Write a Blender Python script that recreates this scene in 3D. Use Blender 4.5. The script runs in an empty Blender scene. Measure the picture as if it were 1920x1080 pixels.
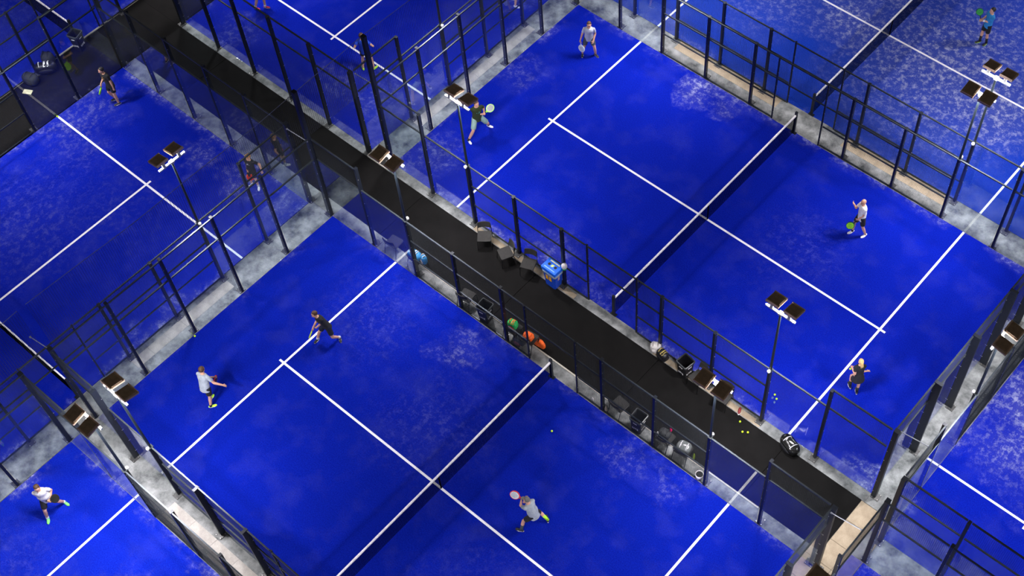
import bpy, bmesh, math, random
from mathutils import Vector, Matrix
from mathutils.bvhtree import BVHTree
random.seed(7)
S = bpy.context.scene
COL = S.collection
PI = math.pi

# ------------------------------------------------------------------ materials
MATS = {}
def mat(name, col, rough=.6, metal=0., emit=None, estr=0., noise=None, spec=None):
    if name in MATS: return MATS[name]
    m = bpy.data.materials.new(name); m.use_nodes = True
    nt = m.node_tree; b = nt.nodes['Principled BSDF']
    b.inputs['Base Color'].default_value = (*col, 1)
    b.inputs['Roughness'].default_value = rough
    b.inputs['Metallic'].default_value = metal
    if spec is not None: b.inputs['Specular IOR Level'].default_value = spec
    if emit:
        b.inputs['Emission Color'].default_value = (*emit, 1)
        b.inputs['Emission Strength'].default_value = estr
    sc, amt = noise if noise else (9., .18)
    tc = nt.nodes.new('ShaderNodeTexCoord'); n = nt.nodes.new('ShaderNodeTexNoise')
    n.inputs['Scale'].default_value = sc; n.inputs['Detail'].default_value = 6
    nt.links.new(tc.outputs['Object'], n.inputs['Vector'])
    r = nt.nodes.new('ShaderNodeMapRange')
    r.inputs['From Min'].default_value = .3; r.inputs['From Max'].default_value = .7
    r.inputs['To Min'].default_value = 1-amt; r.inputs['To Max'].default_value = 1+amt
    nt.links.new(n.outputs['Fac'], r.inputs['Value'])
    h = nt.nodes.new('ShaderNodeHueSaturation'); h.inputs['Color'].default_value = (*col, 1)
    nt.links.new(r.outputs['Result'], h.inputs['Value'])
    nt.links.new(h.outputs['Color'], b.inputs['Base Color'])
    MATS[name] = m; return m

def glass_mat():
    m = bpy.data.materials.new('tempered_glass'); m.use_nodes = True; nt = m.node_tree
    for n in list(nt.nodes): nt.nodes.remove(n)
    N = nt.nodes.new; L = nt.links.new
    out = N('ShaderNodeOutputMaterial'); tr = N('ShaderNodeBsdfTransparent'); tr.inputs['Color'].default_value = (.90,.94,.95,1)
    gl = N('ShaderNodeBsdfGlossy'); gl.inputs['Roughness'].default_value = .015; gl.inputs['Color'].default_value = (1,1,1,1)
    df = N('ShaderNodeBsdfDiffuse'); df.inputs['Color'].default_value = (.55,.6,.66,1)
    fr = N('ShaderNodeFresnel'); ge = N('ShaderNodeNewGeometry'); io = N('ShaderNodeMapRange'); io.inputs['To Min'].default_value = 1.5; io.inputs['To Max'].default_value = 1/1.5; L(ge.outputs['Backfacing'], io.inputs['Value']); L(io.outputs[0], fr.inputs['IOR'])
    mx = N('ShaderNodeMixShader'); L(fr.outputs[0], mx.inputs[0]); L(tr.outputs[0], mx.inputs[1]); L(gl.outputs[0], mx.inputs[2])
    tc = N('ShaderNodeTexCoord'); no = N('ShaderNodeTexNoise'); no.inputs['Scale'].default_value = 1.3; no.inputs['Detail'].default_value = 5
    L(tc.outputs['Object'], no.inputs['Vector'])
    rr = N('ShaderNodeMapRange'); rr.inputs['From Min'].default_value = .4; rr.inputs['From Max'].default_value = .8
    rr.inputs['To Min'].default_value = .004; rr.inputs['To Max'].default_value = .012
    L(no.outputs['Fac'], rr.inputs['Value'])
    m2 = N('ShaderNodeMixShader'); L(rr.outputs[0], m2.inputs[0]); L(mx.outputs[0], m2.inputs[1]); L(df.outputs[0], m2.inputs[2])
    L(m2.outputs[0], out.inputs['Surface'])
    return m

def turf_mat(name, blobs, hx, edge=.5, base=(.0018,.0085,.285)):
    """blue artificial turf; pale sand lies in drifts: along the edges and in worn patches (court coordinates)"""
    m = bpy.data.materials.new(name); m.use_nodes = True; nt = m.node_tree
    N = nt.nodes.new; L = nt.links.new
    b = nt.nodes['Principled BSDF']; b.inputs['Roughness'].default_value = .95
    b.inputs['Specular IOR Level'].default_value = .04
    tc = N('ShaderNodeTexCoord'); P = tc.outputs['Object']
    def noise(sc, det=6, rough=.6):
        n = N('ShaderNodeTexNoise'); n.inputs['Scale'].default_value = sc; n.inputs['Detail'].default_value = det
        n.inputs['Roughness'].default_value = rough; L(P, n.inputs['Vector']); return n.outputs['Fac']
    def math_(op, a, bb=None, clamp=False):
        n = N('ShaderNodeMath'); n.operation = op; n.use_clamp = clamp
        for i, v in enumerate((a, bb)):
            if v is None: continue
            if hasattr(v, 'links') or hasattr(v, 'is_linked'): L(v, n.inputs[i])
            else: n.inputs[i].default_value = v
        return n.outputs[0]
    def mr(v, a, c, d=0., e=1.):
        n = N('ShaderNodeMapRange'); L(v, n.inputs['Value']); n.inputs['From Min'].default_value = a
        n.inputs['From Max'].default_value = c; n.inputs['To Min'].default_value = d; n.inputs['To Max'].default_value = e
        return n.outputs[0]
    sep = N('ShaderNodeSeparateXYZ'); L(P, sep.inputs[0])
    ax = math_('ABSOLUTE', sep.outputs[0]); ay = math_('ABSOLUTE', sep.outputs[1])
    ex = mr(ax, 10-.45, 10.0); ey = mr(ay, hx-.45, hx)
    e = math_('MAXIMUM', ex, ey)
    e = math_('MULTIPLY', math_('POWER', e, 2.), edge)
    big = noise(.55, 4)
    e = math_('MULTIPLY', e, mr(big, .45, .62))
    mask = e
    wn = N('ShaderNodeTexNoise'); wn.inputs['Scale'].default_value = 1.1; wn.inputs['Detail'].default_value = 5; L(P, wn.inputs['Vector'])
    sc_ = N('ShaderNodeVectorMath'); sc_.operation = 'MULTIPLY_ADD'; L(wn.outputs['Color'], sc_.inputs[0]); sc_.inputs[1].default_value = (2.2,2.2,0); sc_.inputs[2].default_value = (-1.1,-1.1,0)
    ad_ = N('ShaderNodeVectorMath'); ad_.operation = 'ADD'; L(P, ad_.inputs[0]); L(sc_.outputs[0], ad_.inputs[1]); WP = ad_.outputs[0]
    for (x, y, rad, st) in blobs:
        d = N('ShaderNodeVectorMath'); d.operation = 'DISTANCE'; L(WP, d.inputs[0]); d.inputs[1].default_value = (x, y, 0)
        k = mr(d.outputs['Value'], rad*1.15, rad*.1, 0, st*.8)
        mask = math_('MAXIMUM', mask, k)
    fine = mr(noise(4.2, 9, .78), .49, .62)
    sand = math_('MULTIPLY', mask, math_('ADD', math_('MULTIPLY', fine, .9), .10), True)
    haze = math_('MULTIPLY', mr(noise(.8, 5, .6), .5, .75), .020)
    sand = math_('ADD', sand, haze, True)
    c = N('ShaderNodeMix'); c.data_type = 'RGBA'
    tone = N('ShaderNodeMix'); tone.data_type = 'RGBA'
    L(mr(noise(28, 3), .3, .7), tone.inputs['Factor'])
    tone.inputs['A'].default_value = (base[0]*.7, base[1]*.6, base[2]*.78, 1); tone.inputs['B'].default_value = (base[0]*1.5, base[1]*1.7, base[2]*1.2, 1)
    L(sand, c.inputs['Factor']); L(tone.outputs['Result'], c.inputs['A']); c.inputs['B'].default_value = (.50,.52,.66,1)
    L(c.outputs['Result'], b.inputs['Base Color'])
    bp = N('ShaderNodeBump'); bp.inputs['Strength'].default_value = .25; bp.inputs['Distance'].default_value = .01
    L(noise(60, 2), bp.inputs['Height']); L(bp.outputs[0], b.inputs['Normal'])
    return m

def slab_mat(name, c1, c2, joint=1.0, sc=1.1, streak=0.):
    m = bpy.data.materials.new(name); m.use_nodes = True; nt = m.node_tree
    N = nt.nodes.new; L = nt.links.new
    b = nt.nodes['Principled BSDF']; b.inputs['Roughness'].default_value = .9; b.inputs['Specular IOR Level'].default_value = .15
    tc = N('ShaderNodeTexCoord'); P = tc.outputs['Object']
    n = N('ShaderNodeTexNoise'); n.inputs['Scale'].default_value = sc; n.inputs['Detail'].default_value = 9; n.inputs['Roughness'].default_value = .65
    L(P, n.inputs['Vector'])
    r = N('ShaderNodeMapRange'); r.inputs['From Min'].default_value = .32; r.inputs['From Max'].default_value = .68; L(n.outputs['Fac'], r.inputs['Value'])
    mx = N('ShaderNodeMix'); mx.data_type = 'RGBA'; L(r.outputs[0], mx.inputs['Factor'])
    mx.inputs['A'].default_value = (*c1, 1); mx.inputs['B'].default_value = (*c2, 1)
    n2 = N('ShaderNodeTexNoise'); n2.inputs['Scale'].default_value = 45; n2.inputs['Detail'].default_value = 3; L(P, n2.inputs['Vector'])
    r2 = N('ShaderNodeMapRange'); r2.inputs['To Min'].default_value = .72; r2.inputs['To Max'].default_value = 1.28; L(n2.outputs['Fac'], r2.inputs['Value'])
    h = N('ShaderNodeHueSaturation'); L(mx.outputs['Result'], h.inputs['Color']); L(r2.outputs[0], h.inputs['Value'])
    L(h.outputs[0], b.inputs['Base Color'])
    return m

GLASS = glass_mat()
M_post  = mat('dark_powder_coat', (.010,.013,.020), .42, .3)
M_rail  = mat('weathered_rail', (.045,.055,.065), .38, .6)
M_wire  = mat('mesh_wire', (.035,.042,.052), .9, 0, spec=.1)
M_plate = mat('base_plate_steel', (.10,.10,.10), .5, .6)
M_bolt  = mat('zinc_bolt', (.6,.58,.55), .3, .8)
M_white = mat('white_tape', (.82,.80,.82), .7)
M_line  = mat('white_line_turf', (.80,.79,.84), .9, noise=(30, .08))
M_net   = mat('black_net_cord', (.0012,.0014,.003), 1., spec=0.)
M_divid = mat('grey_net_cord', (.012,.015,.03), .9)
M_cable = mat('steel_cable', (.35,.37,.42), .4, .5)
M_galv  = mat('galvanised_arm', (.55,.58,.60), .45, .3)
M_pole  = mat('green_grey_pole', (.012,.018,.022), .45, .3)
M_head  = mat('brown_lamp_housing', (.75,.54,.40), .6, 0)
M_fins  = mat('dark_heat_fins', (.52,.38,.26), .8)
M_lens  = mat('lit_lamp_lens', (1,1,1), .5, 0, (1,.97,.99), 60.)
M_box   = mat('white_box', (.85,.83,.85), .5)
M_carpet= slab_mat('black_carpet', (.0028,.0025,.0025), (.006,.0055,.0055), sc=1.6)
M_conc  = slab_mat('grey_concrete', (.055,.06,.062), (.38,.39,.39), sc=1.7)
M_conc2 = slab_mat('dark_concrete', (.055,.055,.055), (.13,.125,.12), sc=2)
M_tan   = slab_mat('tan_paver', (.27,.215,.15), (.42,.345,.25), sc=2.5)
M_pale  = slab_mat('pale_paver', (.28,.26,.24), (.46,.43,.40), sc=2.5)
M_kerb  = mat('pale_kerb', (.45,.42,.36), .7)
M_rubber= mat('black_rubber', (.012,.012,.013), .8)
M_bin   = mat('black_bin_plastic', (.008,.008,.010), .45)
M_chairm= mat('black_chair_steel', (.010,.010,.011), .4, .3)
M_chairf= mat('charcoal_chair_fabric', (.022,.021,.020), .9)
M_lime  = mat('lime_felt', (.55,.85,.02), .8)
M_skin  = mat('skin', (.66,.36,.24), .55, noise=(6, .06))
M_skin2 = mat('tanned_skin', (.40,.19,.11), .55, noise=(6, .06))
M_eye   = mat('dark_eye', (.02,.015,.012), .3)
M_lip   = mat('lip', (.38,.12,.10), .5)

# ------------------------------------------------------------------ mesh builder
class MB:
    def __init__(s): s.v=[]; s.f=[]; s.mi=[]; s.cur=0
    def add(s, vs, fs):
        o=len(s.v); s.v += [tuple(v) for v in vs]; s.f += [tuple(o+i for i in f) for f in fs]; s.mi += [s.cur]*len(fs); return s
    def box(s, c, d, rot=0., M=None):
        x,y,z=[k/2 for k in d]; vs=[Vector((a*x,b*y,e*z)) for a in(-1,1) for b in(-1,1) for e in(-1,1)]
        if rot: R=Matrix.Rotation(rot,3,'Z'); vs=[R@v for v in vs]
        if M is not None: vs=[M@v for v in vs]
        vs=[v+Vector(c) for v in vs]
        return s.add(vs,[(0,1,3,2),(4,6,7,5),(0,4,5,1),(2,3,7,6),(0,2,6,4),(1,5,7,3)])
    def tube(s, p0, p1, r0, r1=None, n=8, up=None, ry=1., caps=True):
        """tapered (elliptical) tube; r = half width along 'up x dir', ry scales the other axis"""
        if r1 is None: r1=r0
        p0=Vector(p0); p1=Vector(p1); d=(p1-p0).normalized()
        u=Vector(up) if up is not None else (Vector((0,0,1)) if abs(d.z)<.9 else Vector((1,0,0)))
        a=d.cross(u).normalized(); b=a.cross(d)
        vs=[]
        for p,r in((p0,r0),(p1,r1)):
            for i in range(n):
                t=2*PI*(i+.5)/n; vs.append(p+a*(r*math.cos(t))+b*(r*ry*math.sin(t)))
        fs=[(i,(i+1)%n,n+(i+1)%n,n+i) for i in range(n)]
        if caps: fs+=[tuple(range(n-1,-1,-1)),tuple(range(n,2*n))]
        return s.add(vs,fs)
    def path(s, pts, r, n=6):
        for a,b in zip(pts,pts[1:]): s.tube(a,b,r,n=n)
        return s
    def ell(s, c, rad, M=None, nu=14, nv=9, fn=None):
        c=Vector(c); vs=[]; 
        for j in range(nv+1):
            ph=PI*j/nv
            for i in range(nu):
                t=2*PI*i/nu; d=Vector((math.sin(ph)*math.cos(t),math.sin(ph)*math.sin(t),math.cos(ph)))
                k=fn(d) if fn else 1.
                v=Vector((d.x*rad[0]*k,d.y*rad[1]*k,d.z*rad[2]*k))
                vs.append((M@v if M is not None else v)+c)
        fs=[]
        for j in range(nv):
            for i in range(nu):
                fs.append((j*nu+i,(j+1)*nu+i,(j+1)*nu+(i+1)%nu,j*nu+(i+1)%nu))
        return s.add(vs,fs)
    def cap(s, p0, p1, r0, r1, n=12, up=None, ry=1.):
        """capsule: tapered tube with round ends"""
        s.tube(p0,p1,r0,r1,n=n,up=up,ry=ry)
        s.ell(p0,(r0,)*3,nu=10,nv=6); s.ell(p1,(r1,)*3,nu=10,nv=6); return s
    def loft(s, rings, caps=True):
        n=len(rings[0]); vs=[v for r in rings for v in r]; fs=[]
        for j in range(len(rings)-1):
            for i in range(n): fs.append((j*n+i,j*n+(i+1)%n,(j+1)*n+(i+1)%n,(j+1)*n+i))
        if caps: fs+=[tuple(range(n-1,-1,-1)),tuple(range((len(rings)-1)*n,len(rings)*n))]
        return s.add(vs,fs)
    def mesh(s, name, mats, smooth=False):
        me=bpy.data.meshes.new(name); me.from_pydata(s.v,[],s.f)
        if not isinstance(mats,(list,tuple)): mats=[mats]
        for m in mats: me.materials.append(m)
        if any(s.mi): me.polygons.foreach_set('material_index', s.mi)
        if smooth: me.polygons.foreach_set('use_smooth',[True]*len(me.polygons))
        me.update(); return me
    def obj(s, name, mats, parent=None, smooth=False, loc=None):
        return link(name, s.mesh(name,mats,smooth), parent, loc)
def link(name, me, parent=None, loc=None, rz=0.):
    o=bpy.data.objects.new(name, me); COL.objects.link(o)
    if parent: o.parent=parent
    if loc is not None: o.location=loc
    if rz: o.rotation_euler=(0,0,rz)
    return o
def tag(o, label=None, cat=None, group=None, kind=None):
    if label: o['label']=label
    if cat: o['category']=cat
    if group: o['group']=group
    if kind: o['kind']=kind
    return o
def thing(name, label, cat, loc=(0,0,0), rz=0., group=None):
    o=bpy.data.objects.new(name,None); COL.objects.link(o); o.location=loc; o.rotation_euler=(0,0,rz)
    o.empty_display_size=.2
    return tag(o,label,cat,group)
def remesh(mb, name, mats, voxel=.012, smooth=3, extra=None):
    """fuse a set of closed shapes into one continuous surface"""
    o=bpy.data.objects.new('tmp',mb.mesh('tmp',mats)); COL.objects.link(o)
    m=o.modifiers.new('r','REMESH'); m.mode='VOXEL'; m.voxel_size=voxel
    if smooth: q=o.modifiers.new('s','SMOOTH'); q.factor=.5; q.iterations=smooth
    dg=bpy.context.evaluated_depsgraph_get(); me=bpy.data.meshes.new_from_object(o.evaluated_get(dg))
    old=o.data; bpy.data.objects.remove(o); bpy.data.meshes.remove(old)
    me.name=name
    if extra is not None:
        b=bmesh.new(); b.from_mesh(me); t=extra.mesh('t',mats); b.from_mesh(t); b.to_mesh(me); b.free(); bpy.data.meshes.remove(t)
    me.polygons.foreach_set('use_smooth',[True]*len(me.polygons))
    if not me.materials:
        me.materials.append(mats if not isinstance(mats,(list,tuple)) else mats[0])
    me.update(); return me
def text_mesh(txt, size, depth=.002):
    c=bpy.data.curves.new('t','FONT'); c.body=txt; c.size=size; c.extrude=depth; c.align_x='CENTER'; c.align_y='CENTER'
    o=bpy.data.objects.new('t',c); COL.objects.link(o)
    dg=bpy.context.evaluated_depsgraph_get(); me=bpy.data.meshes.new_from_object(o.evaluated_get(dg))
    bpy.data.objects.remove(o); bpy.data.curves.remove(c); return me

CACHE={}
def cached(key, fn):
    if key not in CACHE: CACHE[key]=fn()
    return CACHE[key]

# ------------------------------------------------------------------ ground
def ground(name, x0,x1,y0,y1,top,m,label,th=.04):
    o=MB().box((0,0,-th/2),(x1-x0,y1-y0,th)).obj(name,m,loc=((x0+x1)/2,(y0+y1)/2,top))
    return tag(o,label,'ground',kind='structure')
o=MB().box((0,0,-.05),(90,90,.1)).obj('floor',M_conc2,loc=(-4,-2,-.05)); tag(o,'dark ground beneath and around the courts','ground',kind='structure')
xs_=[-23.38,-18.4,-13.4,-8.2,-3.0,2.2,7.1,9.9]
for a,b in zip(xs_,xs_[1:]): ground('carpet_path',a+.008,b-.008,-7.50,-5.36,-.004,M_carpet,'section of the long black carpeted walkway running between the rows of courts')
ground('carpet_path',-23.38,-21.12,-30,-7.504,-.004,M_carpet,'black carpet beside the left court')
ground('carpet_path',-23.38,-21.12,-5.356,16,-.004,M_carpet,'black carpet beside the top left court')
ground('concrete_strip',-11.0,10.0,-5.36,-5.0,-.006,M_conc,'narrow concrete edge between black walkway and upper right court')
ground('concrete_strip',-21.1,-11.0,-5.36,-5.0,-.006,M_conc,'narrow concrete edge between black walkway and top court')
ground('concrete_strip',-11.0,10.0,-7.97,-7.504,-.006,M_conc,'narrow concrete edge between walkway and lower centre court')
ground('concrete_strip',-21.1,-11.0,-8.1,-7.504,-.006,M_conc,'narrow concrete edge behind the left court')
ground('concrete_strip',-11.05,-10.0,-30,-7.976,-.008,M_conc,'concrete gap between left court and lower centre court')
ground('concrete_strip',-11.05,-10.0,-4.996,16,-.008,M_conc,'concrete gap between top court and upper right court')
ground('concrete_strip',-10.0,10.0,-19.28,-18.2,-.008,M_conc,'concrete gap between lower centre court and bottom left court')
ground('concrete_strip',-10.0,10.0,5.0,6.0,-.008,M_conc,'concrete gap between upper right court and top right court')
ground('concrete_strip',10.004,11.06,-5.36,16,-.008,M_conc,'concrete gap between upper right court and right hand court')
ground('concrete_strip',11.06,20,-7.0,-5.96,-.008,M_conc,'concrete gap at the bottom right between the two narrow courts')
for i in range(14):
    for a,b in((9.904,10.48),(10.48,11.06)): ground('paver_path',a+.006,b-.006,-5.364-.8*(i+1),-5.376-.8*i,-.008,M_tan,'sand coloured paving slab of the path at the end of the black walkway')
# rows of tan pavers: (x0,x1,y0,y1)
def pavers(x0,x1,y0,y1,n,label,along='x',m=None):
    for i in range(n):
        if along=='x':
            a=x0+(x1-x0)*i/n; b=x0+(x1-x0)*(i+1)/n; c,d=y0,y1
        else:
            c=y0+(y1-y0)*i/n; d=y0+(y1-y0)*(i+1)/n; a,b=x0,x1
        o=MB().box((0,0,-.02),(b-a-.008,d-c-.008,.04)).obj('paver',m or M_tan,loc=((a+b)/2,(c+d)/2,-.001))
        tag(o,label,'paving slab',label,'structure')
pavers(-5.9,-1.4,-5.34,-5.14,6,'tan paving slab under the chairs beside the upper right court')
pavers(1.9,6.1,-5.34,-5.14,6,'tan paving slab by the bin and chairs beside the upper right court')
pavers(-10.82,-10.42,-3.2,3.0,8,'pale tan paving slab between top court and upper right court','y',M_pale)
pavers(-10.82,-10.42,-16.2,-12.1,6,'pale tan paving slab between left court and lower centre court','y',M_pale)
pavers(-5.8,-1.2,5.5,5.94,6,'tan paving slab between upper right court and top right court, upper end')
pavers(1.6,5.8,5.5,5.94,6,'tan paving slab between upper right court and top right court, lower end')
pavers(-5.9,9.5,-19.15,-18.56,16,'pale paving slab between lower centre court and bottom left court','x',M_pale)
o=MB().box((0,0,0),(14.6,.05,.03)).obj('kerb_strip',M_kerb,loc=(0.4,-7.53,.006)); tag(o,'thin pale kerb along the lower side of the black walkway','kerb',kind='structure')
o=MB().box((0,0,0),(.06,22,.03)).obj('kerb_strip',M_kerb,loc=(-23.41,-12.0,.006)); tag(o,'pale kerb along the far left side of the walkway','kerb',kind='structure')
for i,(x,y,dx,dy) in enumerate(((-10.48,-5.14,.95,.34),)):
    o=MB().box((0,0,0),(dx,dy,.016)).obj('drain_cover',M_rubber,loc=(x,y,.006)); tag(o,'dark drain cover set in the concrete by the walkway corner','drain cover'); MB().box((-.49,0,0),(.035,.36,.024)).box((.49,0,0),(.035,.36,.024)).box((0,-.19,0),(1.0,.035,.024)).obj('cover_rim',M_kerb,o)

# ------------------------------------------------------------------ courts
def court(name, cx, cy, rot, hw, blobs, label, edge=.5, base=(.0018,.0085,.285)):
    rz = PI/2 if rot else 0.
    m=turf_mat('blue_turf_'+name,blobs,hw,edge,base)
    t=MB().box((0,0,-.02),(20,2*hw,.04)).obj('court_turf',m,loc=(cx,cy,0),); t.rotation_euler=(0,0,rz)
    tag(t,label,'court surface',kind='structure')
    w=.075; mb=MB()
    for x in(-6.95,6.95): mb.box((x,0,.0015),(w,2*hw-.02,.003))
    mb.box((0,0,.0012),(2*(6.95+.2),w,.0024))
    mb.obj('court_lines',M_line,t)
    return t
# fence parts, local frame: x along the fence, y outward
def post_mesh(h,w=.08,d=.11):
    def f():
        mb=MB(); mb.box((0,0,h/2),(w,d,h)); mb.box((0,0,h+.006),(w+.012,d+.012,.012))
        mb.cur=1
        for z in [k for k in(.35,1.0,1.65,2.3,2.85,3.5) if k<h-.05]:
            mb.tube((w/2-.004,-d/2+.02,z),(w/2+.012,-d/2+.02,z),.012,n=6); mb.tube((-w/2-.012,-d/2+.02,z),(-w/2+.004,-d/2+.02,z),.012,n=6)
        return mb.mesh('post',[M_post,M_bolt])
    return cached(('post',h,w,d),f)
def plate_mesh():
    def f():
        mb=MB(); mb.box((0,.07,.008),(.24,.26,.016))
        mb.cur=1
        for x in(-.09,.09):
            for y in(-.02,.17): mb.tube((x,y,.01),(x,y,.045),.014,n=6)
        return mb.mesh('base_plate',[M_plate,M_bolt])
    return cached('plate',f)
def glass_mesh(w,h):
    def f():
        mb=MB(); mb.box((0,0,h/2),(w,.012,h)); return mb.mesh('glass_pane',[GLASS])
    return cached(('glass',round(w,3),h),f)
def wire_mesh(w,h,p=.05,t=.0031,m=None,name='mesh_panel'):
    def f():
        mb=MB(); nx=max(1,round(w/p)); nz=max(1,round(h/p))
        def prism(a,b,u,v):
            vs=[a+u,a+v,a-u,a-v,b+u,b+v,b-u,b-v]; mb.add(vs,[(0,1,5,4),(1,2,6,5),(2,3,7,6),(3,0,4,7)])
        for i in range(nx+1):
            x=-w/2+w*i/nx; prism(Vector((x,0,0)),Vector((x,0,h)),Vector((t/2,0,0))*1.3,Vector((0,t/2,0))*1.3)
        for j in range(nz+1):
            z=h*j/nz; prism(Vector((-w/2,.004,z)),Vector((w/2,.004,z)),Vector((0,0,t/2))*1.3,Vector((0,t/2,0))*1.3)
        return mb.mesh(name,[m or M_wire])
    return cached(('wire',round(w,3),round(h,3),p,t,name),f)
def rail_mesh(l,s=.045):
    def f():
        return MB().box((0,0,0),(l,s,s)).mesh('rail',[M_rail])
    return cached(('rail',round(l,3),s),f)

def put_post(root,x,h,y=.07,w=.08,d=.11,plate=True):
    p=link('post',post_mesh(h,w,d),root,(x,y,0))
    if plate: link('base_plate',plate_mesh(),p,(0,0,0))
    return p
def side_fence(cx,cy,rz,label,lo=-10,hi=10,dep=.11):
    """long side: glass corners, wire mesh middle with an open gateway at the net"""
    r=thing('court_fence',label,'fence',(cx,cy,0),rz)
    f=lambda a,b: b>lo+.01 and a<hi-.01
    for x,h,w in((-8,4,.08),(-4,3,.08),(-2,3,.08),(-1,3,.045),(1,3,.045),(2,3,.08),(4,3,.08),(8,4,.08)):
        if lo<=x<=hi: put_post(r,x,h,.015+dep/2 if w>.05 else .03,w,dep if w>.05 else .05,w>.05)
    for a,b in((-10,-8),(8,10)):
        if f(a,b):
            link('glass_pane',glass_mesh(1.9,3.),r,((a+b)/2,.012,0))
            link('mesh_panel',wire_mesh(1.9,1.),r,((a+b)/2,.03,3.0)); link('rail',rail_mesh(1.92),r,((a+b)/2,.03,3.98)); link('rail',rail_mesh(1.92),r,((a+b)/2,.03,3.0))
    for a,b in((-8,-6),(6,8)):
        if f(a,b):
            link('glass_pane',glass_mesh(1.88,3.),r,((a+b)/2,.012,0)); link('rail',rail_mesh(1.86),r,((a+b)/2,.03,3.0))
    for a,b in((-6,-4),(-4,-2),(-2,-1),(1,2),(2,4),(4,6)):
        if f(a,b):
            wd=b-a-.10; mx=(a+b)/2
            link('mesh_panel',wire_mesh(wd,2.94),r,(mx,.02,.03))
            for z in(.05,1.,2.,3.): link('rail',rail_mesh(wd,.04),r,(mx,.05,z-.02))
    if f(-1,1):
        link('mesh_panel',wire_mesh(1.92,.94),r,(0,.02,2.03))
        for z in(2.,3.): link('rail',rail_mesh(1.93,.04),r,(0,.05,z-.02))
    return r
def end_fence(cx,cy,rz,hw,label,xs=None,tall=(),dep=.12):
    """short end: glass to 3 m with a metre of wire mesh on top"""
    r=thing('court_fence',label,'fence',(cx,cy,0),rz)
    n=round(hw); xs=xs or [-hw+2*hw*i/n for i in range(n+1)]
    for i,x in enumerate(xs):
        corner=i in(0,len(xs)-1)
        put_post(r,x,6.1 if i in tall else 4.,.02+dep/2 if not corner else .09,.13 if corner else .085,.15 if corner else dep)
    for a,b in zip(xs,xs[1:]):
        w=b-a-.13; mx=(a+b)/2
        link('glass_pane',glass_mesh(w,3.),r,(mx,.014,0)); link('mesh_panel',wire_mesh(w,1.),r,(mx,.035,3.0))
        link('rail',rail_mesh(w),r,(mx,.04,3.98)); link('rail',rail_mesh(w),r,(mx,.04,3.0))
    return r
def net(cx,cy,rz,hw,label):
    r=thing('padel_net',label,'net',(cx,cy,0),rz)     # local y runs along the net
    for s in(-1,1):
        mb=MB(); mb.box((0,s*(hw-.04),.53),(.09,.07,1.06)); mb.box((0,s*(hw-.04),.01),(.22,.12,.02)); mb.obj('net_post',M_post,r)
    L=2*hw-.16; nx=int(L/.045); mb=MB()
    top=lambda y:.84+.04*(y/hw)**2
    t=.0052
    for i in range(nx+1):
        y=-L/2+L*i/nx; mb.add([(t,y,.02),(0,y+t,.02),(-t,y,.02),(0,y-t,.02),(t,y,top(y)),(0,y+t,top(y)),(-t,y,top(y)),(0,y-t,top(y))],[(0,1,5,4),(1,2,6,5),(2,3,7,6),(3,0,4,7)])
    for j in range(20):
        k=j/19
        ys=[-L/2+L*i/16 for i in range(17)]
        for a,b in zip(ys,ys[1:]):
            za=.03+(top(a)-.03)*k; zb=.03+(top(b)-.03)*k
            mb.add([(0,a,za+t),(t,a,za),(0,a,za-t),(-t,a,za),(0,b,zb+t),(t,b,zb),(0,b,zb-t),(-t,b,zb)],[(0,1,5,4),(1,2,6,5),(2,3,7,6),(3,0,4,7)])
    mb.obj('net_mesh',M_net,r)
    mb=MB(); ys=[-L/2+L*i/24 for i in range(25)]; rings=[]
    for y in ys:
        z=top(y)+.02; w=.022+.003*math.sin(y*9); h=.034
        rings.append([Vector((w,y,z-h)),Vector((w,y,z+h)),Vector((-w,y,z+h)),Vector((-w,y,z-h))])
    mb.loft(rings).obj('top_band',M_white,r)
    MB().box((0,0,.41),(.012,.05,.80)).obj('centre_strap',M_net,r)
    return r
# floodlight mast, local y outward, stands in the fence line at +-6 m
def mast_parts():
    d={}
    mb=MB(); mb.box((0,0,1.5),(.08,.14,3.0)); mb.cur=1
    for z in(.35,1.,1.65,2.3,2.85): mb.tube((.036,-.05,z),(.052,-.05,z),.012,n=6); mb.tube((-.052,-.05,z),(-.036,-.05,z),.012,n=6)
    d['lower_post']=mb.mesh('lower_post',[M_post,M_bolt])
    mb=MB(); mb.tube((0,0,3.0),(0,0,5.98),.042,.034,n=12); mb.box((0,0,3.01),(.12,.16,.02)); d['upper_pole']=mb.mesh('upper_pole',[M_pole])
    mb=MB(); mb.box((0,.02,5.98),(.98,.055,.055)); mb.box((0,.0,5.96),(.12,.12,.08)); d['crossarm']=mb.mesh('crossarm',[M_galv])
    # head: pivot at origin, finned block with flanges, lens below
    mb=MB(); mb.box((0,-.10,.035),(.42,.46,.05)); mb.box((0,.115,.055),(.42,.03,.07)); mb.box((0,-.315,.055),(.42,.03,.07))
    d['housing']=mb.mesh('floodlight_housing',[M_head])
    mb=MB()
    for i in range(19): mb.box((-.18+.02*i,-.10,.086),(.007,.34,.034))
    mb.box((0,-.10,.068),(.40,.36,.016)); d['heat_fins']=mb.mesh('heat_fins',[M_fins])
    mb=MB(); mb.box((0,-.10,.004),(.40,.42,.010)); d['lens']=mb.mesh('lens',[M_lens])
    mb=MB(); mb.box((0,.10,-.06),(.10,.04,.13)); d['bracket']=mb.mesh('bracket',[M_galv])
    mb=MB(); mb.ell((0,.09,3.02),(.055,.045,.07)); mb.box((0,.06,3.02),(.05,.06,.08)); d['junction_box']=mb.mesh('junction_box',[M_box],True)
    return d
MP=mast_parts(); TILT=math.radians(12); POWER=168.; LAMPC=(1.0,.965,1.0)
LD={}
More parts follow.
